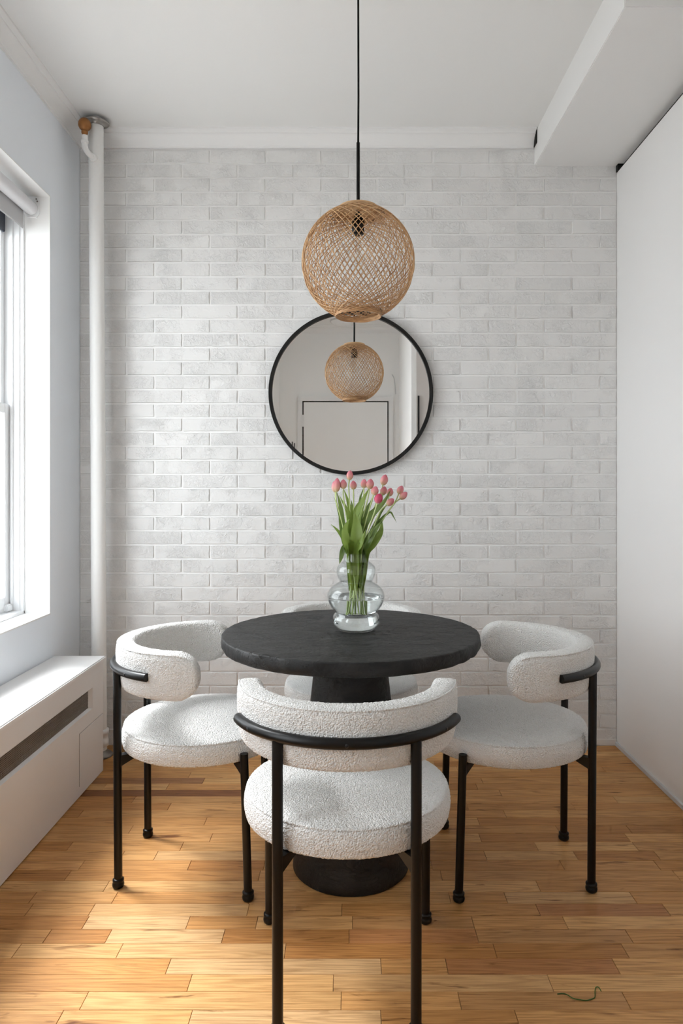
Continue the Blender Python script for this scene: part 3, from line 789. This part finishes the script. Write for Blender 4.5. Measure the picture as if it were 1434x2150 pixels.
# ------------------------------------------------------------------ table
TX, TY, TZ, TR = 0.0023, 2.200, 0.751, 0.410
tb = thing('pedestal_table', (TX, TY, 0), 'round black textured pedestal table with a thick top', 'table')
def table_top():
    n = 220; V, Fc = [], []
    zt, zb = TZ, TZ-0.043
    prof = [(0.0, zt)]+[(TR*k/10, zt) for k in range(1, 10)]+[(TR-0.010, zt), (TR-0.004, zt-0.0002), (TR-0.0012, zt-0.0012), (TR, zt-0.0040), (TR+0.001, zt-0.016), (TR, zt-0.028), (TR-0.002, zt-0.037), (TR-0.006, zb+0.001), (TR-0.012, zb), (0.05, zb), (0, zb)]
    k = len(prof)
    for i in range(n):
        a = 2*PI*i/n; c, s = math.cos(a), math.sin(a)
        for r, z in prof:
            nz = noise.noise(Vector((c*r*14, s*r*14, z*20)))
            if r > TR-0.02:
                e = noise.noise(Vector((c*7, s*7, z*55+3)))*0.0036+noise.noise(Vector((c*26, s*26, z*90)))*0.0020
                V.append(((r+e)*c, (r+e)*s, z+(noise.noise(Vector((c*11, s*11, 7)))*0.0012 if z < zt-0.02 else noise.noise(Vector((c*17, s*17, 2)))*0.0006)))
            else:
                V.append((r*c, r*s, z+nz*0.0004))
    for i in range(n):
        j = (i+1) % n
        for q in range(k-1): Fc.append((i*k+q, i*k+q+1, j*k+q+1, j*k+q))
    return meshobj('tabletop', V, Fc, 'table', tb, True)
table_top()
prof = [(0.0, 0.0), (0.180, 0.0), (0.186, 0.006), (0.184, 0.03)]+[(0.184-0.072*t/12, 0.03+0.665*t/12) for t in range(1, 13)]+[(0.112, 0.709)]
lathe('pedestal', prof, 'table', tb, 96, cb=False)

# ------------------------------------------------------------------ chairs
def displaced(name, V, Fc, amp, sc_):
    me = bpy.data.meshes.new(name); me.from_pydata([tuple(v) for v in V], [], Fc); me.update()
    me.polygons.foreach_set('use_smooth', [True]*len(me.polygons))
    n = len(me.vertices); co = np.empty(n*3); me.vertices.foreach_get('co', co); co = co.reshape(-1, 3)
    nr = np.empty(n*3); me.vertex_normals.foreach_get('vector', nr) if hasattr(me, 'vertex_normals') else me.vertices.foreach_get('normal', nr)
    nr = nr.reshape(-1, 3)
    h = np.empty(n)
    for i in range(n):
        p = Vector(co[i])
        h[i] = noise.noise(p*sc_)+0.7*noise.noise(p*sc_*1.9+Vector((3, 5, 9)))
    co += nr*(h*amp)[:, None]
    me.vertices.foreach_set('co', co.ravel()); me.update()
    me.materials.append(M['boucle']); return me
SR = 0.255
def seat_mesh():
    # rounded profile: crown, top edge seam, side, bottom
    prof = []
    for k in range(58):
        r = SR*0.955*k/57; prof.append((r, 0.470+0.018*(1-(r/(SR*0.955))**2.2)))
    for k in range(1, 7):
        a = PI/2*k/7; prof.append((SR*0.955+0.010*math.sin(a), 0.4695-0.006*(1-math.cos(a))))
    prof.append((SR-0.0035, 0.4630)); 
    prof.append((SR-0.0010, 0.4600))
    for k in range(1, 20):
        t = k/20; prof.append((SR+0.0035*math.sin(PI*t), 0.459-0.050*t))
    for k in range(1, 6):
        a = PI/2*k/5; prof.append((SR-0.010*(1-math.cos(a)), 0.409-0.008*math.sin(a)))
    prof += [(SR*0.8, 0.401), (0.0, 0.401)]
    n = 640; k = len(prof); V, Fc = [], []
    for i in range(n):
        a = 2*PI*i/n; c, s = math.cos(a), math.sin(a)
        for r, z in prof: V.append((r*c, r*s, z))
    for i in range(n):
        j = (i+1) % n
        for q in range(k-1): Fc.append((i*k+q, i*k+q+1, j*k+q+1, j*k+q))
    return displaced('seat', V, Fc, 0.0014, 235)
PIPE_PTS = []
def back_mesh():
    RC, TH_, HT = 0.2405, 0.060, 0.141   # centre radius, thickness, height
    A = math.radians(99); n = 380; k = 140; zc_ = 0.664
    V, Fc = [], []
    for i in range(n+1):
        u = -1+2*i/n; th = A*u
        s_end = (1-abs(u))*A*RC             # arc length left to the end
        e = min(1.0, s_end/0.074); hs = math.sqrt(max(0.0, 1-(1-e)**2)) if e < 1 else 1.0
        e2 = min(1.0, s_end/0.022); ts = (1-(1-e2)**2.5)**0.5 if e2 < 1 else 1.0
        hs = max(hs, 0.004); ts = max(ts, 0.02)
        dx, dy = math.sin(th), -math.cos(th)
        for q in range(k):
            a = 2*PI*q/k; c, s = math.cos(a), math.sin(a); p = 2/4.8
            w_ = math.copysign(abs(c)**p, c)*TH_/2*ts; z = math.copysign(abs(s)**p, s)*HT/2*hs
            r = RC+w_+0.05*(z)+(0.004 if c > 0.3 else 0)*ts*math.cos(z/HT*2.2)
            V.append((r*dx, r*dy, zc_+z))
    for i in range(n):
        for q in range(k):
            p = (q+1) % k
            Fc.append((i*k+q, (i+1)*k+q, (i+1)*k+p, i*k+p))
    Fc.append(tuple(range(k))); Fc.append(tuple(n*k+q for q in range(k))[::-1])
    for i in range(0, n+1, 2):
        v_ = V[i*k+int(k*0.155)]; th = A*(-1+2*i/n)
        PIPE_PTS.append((v_[0]+0.0008*math.sin(th), v_[1]-0.0008*math.cos(th), v_[2]+0.0008))
    return displaced('backrest', V, Fc, 0.0014, 235)
ME_SEAT, ME_BACK = seat_mesh(), back_mesh()
ME_PIPE = mk_mesh('piping', *tube_data(PIPE_PTS[8:-8], 0.0024, 7), 'boucle')
RAIL_R, RAIL_Z = 0.2815, 0.664
REAR = (0.152, -0.2255); FRONT = (0.217, 0.164)

def make_chair(loc, rz, label):
    ch = thing('dining_chair', (loc[0], loc[1], 0), label, 'chair', 'boucle dining chairs around the round table', rz)
    for nm, me in (('seat', ME_SEAT), ('backrest', ME_BACK)):
        o = bpy.data.objects.new(nm, me); link(o, ch)
        if nm == 'backrest': link(bpy.data.objects.new('piping', ME_PIPE), o)
    for kind, me in CHAIR_PARTS:
        o = bpy.data.objects.new(kind, me); link(o, ch)
        if kind == 'leg':
            f = bpy.data.objects.new('foot', FOOT[me.name]); link(f, o)
        if kind == 'back_rail':
            for sme in SCREWS:
                q = bpy.data.objects.new('screw', sme); link(q, o)
    return ch
def keep_mesh(o):
    me = o.data; bpy.data.objects.remove(o); return me
CHAIR_PARTS, FOOT, SCREWS = [], {}, []
FOOT_PROF = [(0.0, 0.0), (0.0125, 0.0), (0.0165, 0.004), (0.0178, 0.010), (0.0165, 0.016), (0.0150, 0.018), (0.0168, 0.021), (0.0168, 0.026), (0.0120, 0.029)]
def leg(x, y, top, dx=0, dy=0):
    o = tube('leg', [(x+dx, y+dy, 0.012), (x+dx*0.5, y+dy*0.5, top*0.5), (x, y, top)], 0.0122, 'black_metal', None, 18); me = keep_mesh(o)
    CHAIR_PARTS.append(('leg', me))
    vs, fs = lathe_data(FOOT_PROF, 22); FOOT[me.name] = mk_mesh('foot', [(a+x+dx, b+y+dy, c) for a, b, c in vs], fs, 'black_metal')
for s in (-1, 1):
    leg(s*REAR[0], REAR[1]-0.010, RAIL_Z, 0, 0.004)
    leg(s*(FRONT[0]), FRONT[1]-0.004, 0.430, 0.0, 0.012)
aE = math.radians(66)
me = keep_mesh(tube('back_rail', [(RAIL_R*math.sin(t), -RAIL_R*math.cos(t), RAIL_Z) for t in [aE*(-1+2*i/48) for i in range(49)]], 0.0125, 'black_metal', None, 20))
CHAIR_PARTS.append(('back_rail', me))
for ang in (-50, 0, 50):
    t = math.radians(ang); r = RAIL_R+0.0118
    vs, fs = lathe_data([(0.0, 0.0018), (0.003, 0.0014), (0.0045, 0.0)][::-1], 12)
    mt = Matrix.Translation((r*math.sin(t), -r*math.cos(t), RAIL_Z)) @ Matrix.Rotation(t, 4, 'Z') @ Matrix.Rotation(PI/2, 4, 'X')
    SCREWS.append(mk_mesh('screw', [mt @ Vector(p) for p in vs], fs, 'old_black'))
def bracket(x, y):
    # triangular plate from the leg inwards under the seat
    p = Vector((x, y, 0)); u = -p.normalized(); t = Vector((-u.y, u.x, 0))*0.011
    a = p+u*0.004; b = p+u*0.075
    V = []
    for s in (-1, 1):
        V += [a+t*s+Vector((0, 0, 0.401)), b+t*s+Vector((0, 0, 0.401)), b+t*s+Vector((0, 0, 0.396)), a+t*s+Vector((0, 0, 0.366))]
    o = meshobj('bracket', V, [(0, 1, 2, 3), (7, 6, 5, 4), (0, 4, 5, 1), (1, 5, 6, 2), (2, 6, 7, 3), (3, 7, 4, 0)], 'black_metal')
    CHAIR_PARTS.append(('bracket', keep_mesh(o)))
for s in (-1, 1):
    bracket(s*REAR[0], REAR[1]-0.010); bracket(s*FRONT[0], FRONT[1])
make_chair((-0.007, 1.730), 0.0, 'white boucle chair nearest the camera, its curved back turned to us')
make_chair((-0.4715, 2.2225), -PI/2, 'white boucle chair on the window side, beside the radiator cover')
make_chair((0.499, 2.210), PI/2-0.04, 'white boucle chair beside the plain white closet wall')
make_chair((0.004, 2.662), PI, 'white boucle chair against the brick wall, mostly hidden behind the table')

# ------------------------------------------------------------------ vase with water
VSX, VSY = (747.5-VX)*2.215/F, 2.215
vs_ = thing('glass_vase', (VSX, VSY, TZ+0.0015), 'clear glass vase of three stacked bulges, half filled with water', 'vase')
zo = TZ+0.0015
ctrl = [(0.0, 0.0), (0.050, 0.0), (0.060, 0.004), (0.0735, 0.018), (0.0765, 0.032), (0.0745, 0.044), (0.069, 0.053), (0.0672, 0.057), (0.070, 0.062), (0.082, 0.076), (0.0905, 0.094), (0.0930, 0.107),
        (0.0905, 0.121), (0.081, 0.136), (0.064, 0.149), (0.0545, 0.155), (0.0545, 0.160), (0.0600, 0.172), (0.0638, 0.189), (0.0610, 0.204), (0.0500, 0.216), (0.0420, 0.222), (0.0403, 0.232), (0.0400, 0.248)]
sm_ = catmull([(r, 0, z) for r, z in ctrl], 4)
outer = [(max(0.0, p.x), max(0.0, p.z)) for p in sm_]
def offset_in(pr, d):
    out = []
    for i, (r, z) in enumerate(pr):
        a = pr[max(i-1, 0)]; b = pr[min(i+1, len(pr)-1)]
        tx, tz = b[0]-a[0], b[1]-a[1]; l = math.hypot(tx, tz) or 1
        out.append((max(0.0, r-tz/l*d), z+tx/l*d))
    return out
inner = offset_in(outer, 0.0020)
inner = [(r, max(z, 0.006)) for r, z in inner]
inner[0] = (0.0, 0.006)
prof = outer+[(0.0392, 0.2488)]+inner[::-1]
lathe('glass', prof, 'glass', vs_, 96, ct=False, cb=False)
WL = 0.107
wp = [(r, z) for r, z in offset_in(outer, 0.0026) if z < WL]
wp = [(r, max(z, 0.0066)) for r, z in wp]; wp[0] = (0.0, 0.0066)
rw = wp[-1][0]
wp += [(rw, WL), (rw-0.002, WL-0.0006), (0.0, WL-0.0006)]
wa = lathe('vase_water', wp, 'water', None, 96, loc=(VSX, VSY, zo), ct=False, cb=False)
tag(wa, 'clear water standing in the lower bulges of the glass vase', 'water')

# ------------------------------------------------------------------ tulips
def Z1(zx, zy, d): return P(660+zx/5.513, 970+zy/5.513, d)       # close-up 1 of the photograph
def Z2(zx, zy, d): return P(690+zx/7.967, 970+zy/7.967, d)       # close-up 2
def uvmesh(name, grid, m, parent):
    """grid: rows of points (v along rows, u across)"""
    nr, nc = len(grid), len(grid[0]); V = [p for row in grid for p in row]
    Fc = [(j*nc+i, j*nc+i+1, (j+1)*nc+i+1, (j+1)*nc+i) for j in range(nr-1) for i in range(nc-1)]
    me = mk_mesh(name, V, Fc, m)
    uv = me.uv_layers.new(name='UVMap')
    for lp_ in me.loops:
        j, i = divmod(lp_.vertex_index, nc); uv.data[lp_.index].uv = (i/(nc-1), j/(nr-1))
    return link(bpy.data.objects.new(name, me), parent)
def bloom(parent, base, axis, hgt, rad, m, opened=0.0, spin=0.0):
    axis = axis.normalized(); u = axis.orthogonal().normalized(); v = axis.cross(u)
    for k in range(6):
        inner_ = k >= 3
        th0 = spin+2*PI*(k % 3)/3+(PI/3 if inner_ else 0)
        rr = rad*(0.90 if inner_ else 1.0); grid = []
        for j in range(11):
            t = j/10
            prof_ = (math.sin(PI*min(1, (t*0.86+0.10)))**0.75) if t < 1 else 0
            prof_ = max(prof_, 0.0)*(1-0.12*t)
            r = rr*(prof_*(1-opened*0)+opened*t*0.45)
            wv = (math.sin(PI*(0.12+0.86*t))**0.6)*1.02*(1.0 if t < 0.97 else 0.5)
            row = []
            for i in range(7):
                q = -1+2*i/6; th = th0+q*wv*0.86
                rl = r*(1+0.05*q*q)+0.0006*(1-q*q)
                row.append(base+axis*(hgt*(t-0.02*q*q*t))+(u*math.cos(th)+v*math.sin(th))*rl)
            grid.append(row)
        uvmesh('petal', grid, m, parent)
def leaf(parent, spine, width, m, yaw=0.0, fold=0.35, origin=Vector((0, 0, 0))):
    pts = catmull(spine, 7); n = len(pts); grid = []
    L_ = [0.0]
    for i in range(1, n): L_.append(L_[-1]+(pts[i]-pts[i-1]).length)
    tot = L_[-1]
    for i, p in enumerate(pts):
        t = L_[i]/tot
        tan = (pts[min(i+1, n-1)]-pts[max(i-1, 0)]).normalized()
        toward = Vector((math.sin(yaw), -math.cos(yaw), 0.25))           # the face of the blade
        side = tan.cross(toward).normalized(); nrm = side.cross(tan).normalized()
        wdt = width*0.5*max(0.03, (math.sin(PI*min(1.0, 0.03+0.97*t**1.05)))**0.85)
        if t > 0.985: wdt = width*0.02
        row = []
        for k in range(7):
            q = -1+2*k/6
            row.append(p+side*(q*wdt)-nrm*(-abs(q)**1.5*wdt*fold)-origin+nrm*0.0015*math.sin(9*t+3*q))
        grid.append(row)
    return uvmesh('leaf', grid, m, parent)
HEADS = [  # close-up 1 centre, depth, height, direction tweak, label
    (262, 262, 2.185, 0.041, (0.05, 0), 'tall pink tulip at the left edge of the bouquet, greenish base'),
    (236, 282, 2.235, 0.034, (-0.1, 0), 'pink tulip half hidden behind the leftmost bloom'),
    (337, 252, 2.190, 0.0285, (0.0, 0), 'pink tulip second from the left, level with the leftmost one'),
    (411, 148, 2.205, 0.0285, (0.08, 0), 'highest pink tulip, reaching over the bottom of the mirror frame'),
    (451, 263, 2.215, 0.0265, (-0.02, 0), 'small pink tulip on a thin stem, right below the highest one'),
    (575, 245, 2.235, 0.0275, (0.05, 0), 'pink tulip at the middle top, left one of a close pair'),
    (645, 250, 2.200, 0.0305, (0.15, 0), 'wide pale pink tulip at the middle top, right one of a close pair'),
    (810, 203, 2.215, 0.0330, (0.28, 0), 'tall pink tulip, highest on the right half of the bouquet'),
    (702, 328, 2.180, 0.0270, (0.30, 0), 'plump pale pink tulip just above the open hot pink one'),
    (803, 327, 2.215, 0.0265, (0.25, 0), 'pink tulip below the tall right hand bloom, partly hidden'),
    (877, 345, 2.235, 0.0260, (0.30, 0), 'pinkish orange tulip behind a raised leaf tip on the right'),
    (745, 418, 2.150, 0.0300, (0.30, 0), 'open hot pink tulip in front, its petals starting to part'),
    (997, 318, 2.225, 0.0270, (0.45, 0), 'upper of the two pink tulips at the far right'),
    (1035, 385, 2.210, 0.0290, (1.1, 0), 'pink tulip leaning out furthest right, nearly sideways'),
    (883, 460, 2.175, 0.0275, (1.1, 0), 'pink tulip lying low on the right, pointing sideways'),
]
LEAVES = [  # close-up 2 spine, depth, width (close-up pixels), owner, yaw, material
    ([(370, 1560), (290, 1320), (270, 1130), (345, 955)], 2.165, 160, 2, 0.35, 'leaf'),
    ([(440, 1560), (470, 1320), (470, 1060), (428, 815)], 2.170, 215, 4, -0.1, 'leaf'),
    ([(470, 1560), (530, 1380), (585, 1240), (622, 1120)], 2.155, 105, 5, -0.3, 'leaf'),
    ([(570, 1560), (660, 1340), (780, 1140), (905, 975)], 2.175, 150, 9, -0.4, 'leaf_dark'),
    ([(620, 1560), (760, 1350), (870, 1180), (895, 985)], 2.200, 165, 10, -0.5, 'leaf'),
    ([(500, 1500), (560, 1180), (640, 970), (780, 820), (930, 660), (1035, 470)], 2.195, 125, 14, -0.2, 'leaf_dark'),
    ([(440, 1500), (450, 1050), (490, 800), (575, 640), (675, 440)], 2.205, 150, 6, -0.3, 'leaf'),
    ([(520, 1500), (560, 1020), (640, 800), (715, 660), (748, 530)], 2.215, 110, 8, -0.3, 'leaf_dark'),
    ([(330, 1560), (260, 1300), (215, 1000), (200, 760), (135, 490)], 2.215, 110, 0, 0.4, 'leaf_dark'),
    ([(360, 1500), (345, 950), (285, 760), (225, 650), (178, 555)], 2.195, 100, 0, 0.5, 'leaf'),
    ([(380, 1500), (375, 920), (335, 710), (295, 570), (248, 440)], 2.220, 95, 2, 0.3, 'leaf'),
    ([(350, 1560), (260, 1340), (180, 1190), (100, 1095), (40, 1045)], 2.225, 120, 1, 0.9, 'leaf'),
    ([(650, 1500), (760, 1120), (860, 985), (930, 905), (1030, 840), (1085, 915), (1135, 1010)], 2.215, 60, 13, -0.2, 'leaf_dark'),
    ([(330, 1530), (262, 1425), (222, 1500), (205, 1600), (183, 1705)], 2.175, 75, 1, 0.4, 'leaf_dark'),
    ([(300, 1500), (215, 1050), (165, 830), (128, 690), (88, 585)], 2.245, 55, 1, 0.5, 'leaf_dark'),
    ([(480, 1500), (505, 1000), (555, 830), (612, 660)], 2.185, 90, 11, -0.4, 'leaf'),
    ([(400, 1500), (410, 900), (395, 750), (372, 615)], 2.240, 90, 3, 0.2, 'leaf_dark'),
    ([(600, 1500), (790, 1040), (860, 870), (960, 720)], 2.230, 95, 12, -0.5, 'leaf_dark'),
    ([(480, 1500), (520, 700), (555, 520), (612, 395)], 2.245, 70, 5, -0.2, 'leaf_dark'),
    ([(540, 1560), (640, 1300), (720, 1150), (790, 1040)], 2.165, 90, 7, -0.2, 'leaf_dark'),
]
tul = []
RADS = {0: 0.0118, 6: 0.0132, 7: 0.0128, 8: 0.0124, 11: 0.0132}
for i, (zx, zy, d, hg, tw, lab) in enumerate(HEADS):
    c = Z1(zx, zy, d)
    fr = i/(len(HEADS)-1)
    a0 = 2*PI*i*0.382
    base = Vector((VSX+0.005+0.034*math.cos(a0)*(0.5+0.5*((i*7) % 5)/4), VSY+0.026*math.sin(a0), zo+0.050+0.006*((i*3) % 4)))
    neck = Vector((VSX+(fr-0.45)*0.050, VSY+(d-2.205)*0.45, zo+0.243))
    axis = Vector((tw[0], 0.0, 1.0)).normalized()
    hb = c-axis*hg*0.5
    t = thing('tulip', base, lab, 'tulip', 'pink tulips in the glass vase')
    O = Vector(base)
    pre = hb-axis*0.030
    mid_ = neck.lerp(pre, 0.55)+Vector((0, 0, 0.008))
    path = catmull([base, base.lerp(neck, 0.55)+Vector((0, 0, 0.0)), neck, mid_, pre, hb+axis*0.002], 6)
    tube('stem', [p-O for p in path], 0.0021, 'stem', t, 8)
    bloom(t, hb-O-axis*0.002, axis, hg*1.08, RADS.get(i, 0.0112), 'petal_hot' if i == 11 else 'petal', 0.18 if i == 11 else 0.0, i*1.3)
    tul.append((t, O))
for spn, d, wpx, own, yaw, m in LEAVES:
    t, O = tul[own]; n_ = len(spn); pts = []
    for q, (x_, y_) in enumerate(spn):
        p = Z2(x_, y_, d)
        if y_ >= 1490 and q == 0 and not (spn[1][1] < 1450 and spn[-1][1] > 1650):
            p.x = VSX+max(-0.030, min(0.030, p.x-VSX)); p.y = VSY+(d-2.205)*0.4; p.z = min(p.z, zo+0.243)
        pts.append(p)
    b = pts[0].copy(); b.z = zo+0.118+0.006*(own % 4); b.x = VSX+(b.x-VSX)*0.75; b.y = VSY+(b.y-VSY)*0.8
    if not (spn[-1][1] > 1650): pts = [b]+pts
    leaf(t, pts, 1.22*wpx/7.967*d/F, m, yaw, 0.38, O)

# ------------------------------------------------------------------ small things
tp = [(1170, 2088), (1182, 2087), (1192, 2090), (1203, 2097), (1218, 2100), (1232, 2101), (1244, 2098), (1249, 2094), (1249, 2082), (1251, 2074), (1257, 2074), (1262, 2082)]
pts = [Vector(((x-VX)*F*CAM_H/(y-VY)/F, F*CAM_H/(y-VY), 0.0014)) for x, y in tp]
gt = tube('thread', [p-pts[4] for p in catmull(pts, 4)], 0.0011, 'thread', None, 6, loc=pts[4])
tag(gt, 'thin curled green thread lying on the oak floor at the right', 'thread')

cl = thing('ceiling_light', (-0.075, -0.28, HC), 'round pale flush ceiling fixture reflected at the top of the mirror', 'ceiling light')
lathe('base_ring', [(0.0, -0.012), (0.120, -0.012), (0.124, -0.008), (0.124, 0.0)], 'pale_grey', cl, 48)
lathe('diffuser', [(0.0, -0.050), (0.05, -0.046), (0.09, -0.034), (0.112, -0.012)], 'trim', cl, 48, ct=False)
for k_ in range(2):
    h = thing('coat_hook', (-0.585+0.022*k_, HALL_Y+0.001, 1.66), ('tall' if k_ == 0 else 'short')+' black wall hook beside the entry door, seen in the mirror', 'hook')
    ln = 0.12-0.03*k_
    boxes('back_plate', [((-0.004, 0, -ln/2), (0.004, 0.006, ln/2))], 'black_metal', h, 0.001)
    tube('prong', [(0, 0.004, -ln/2+0.01), (0, 0.03, -ln/2), (0, 0.038, -ln/2+0.02)], 0.003, 'black_metal', h, 8)
wl = tube('wall_cable', catmull([(0.425, HALL_Y+0.006, 2.40), (0.445, HALL_Y+0.006, 2.36), (0.455, HALL_Y+0.006, 2.28), (0.462, HALL_Y+0.006, 2.20)], 6), 0.004, 'pale_grey', None, 8)
tag(wl, 'short pale grey cable curving down the wall right of the entry door', 'cable')
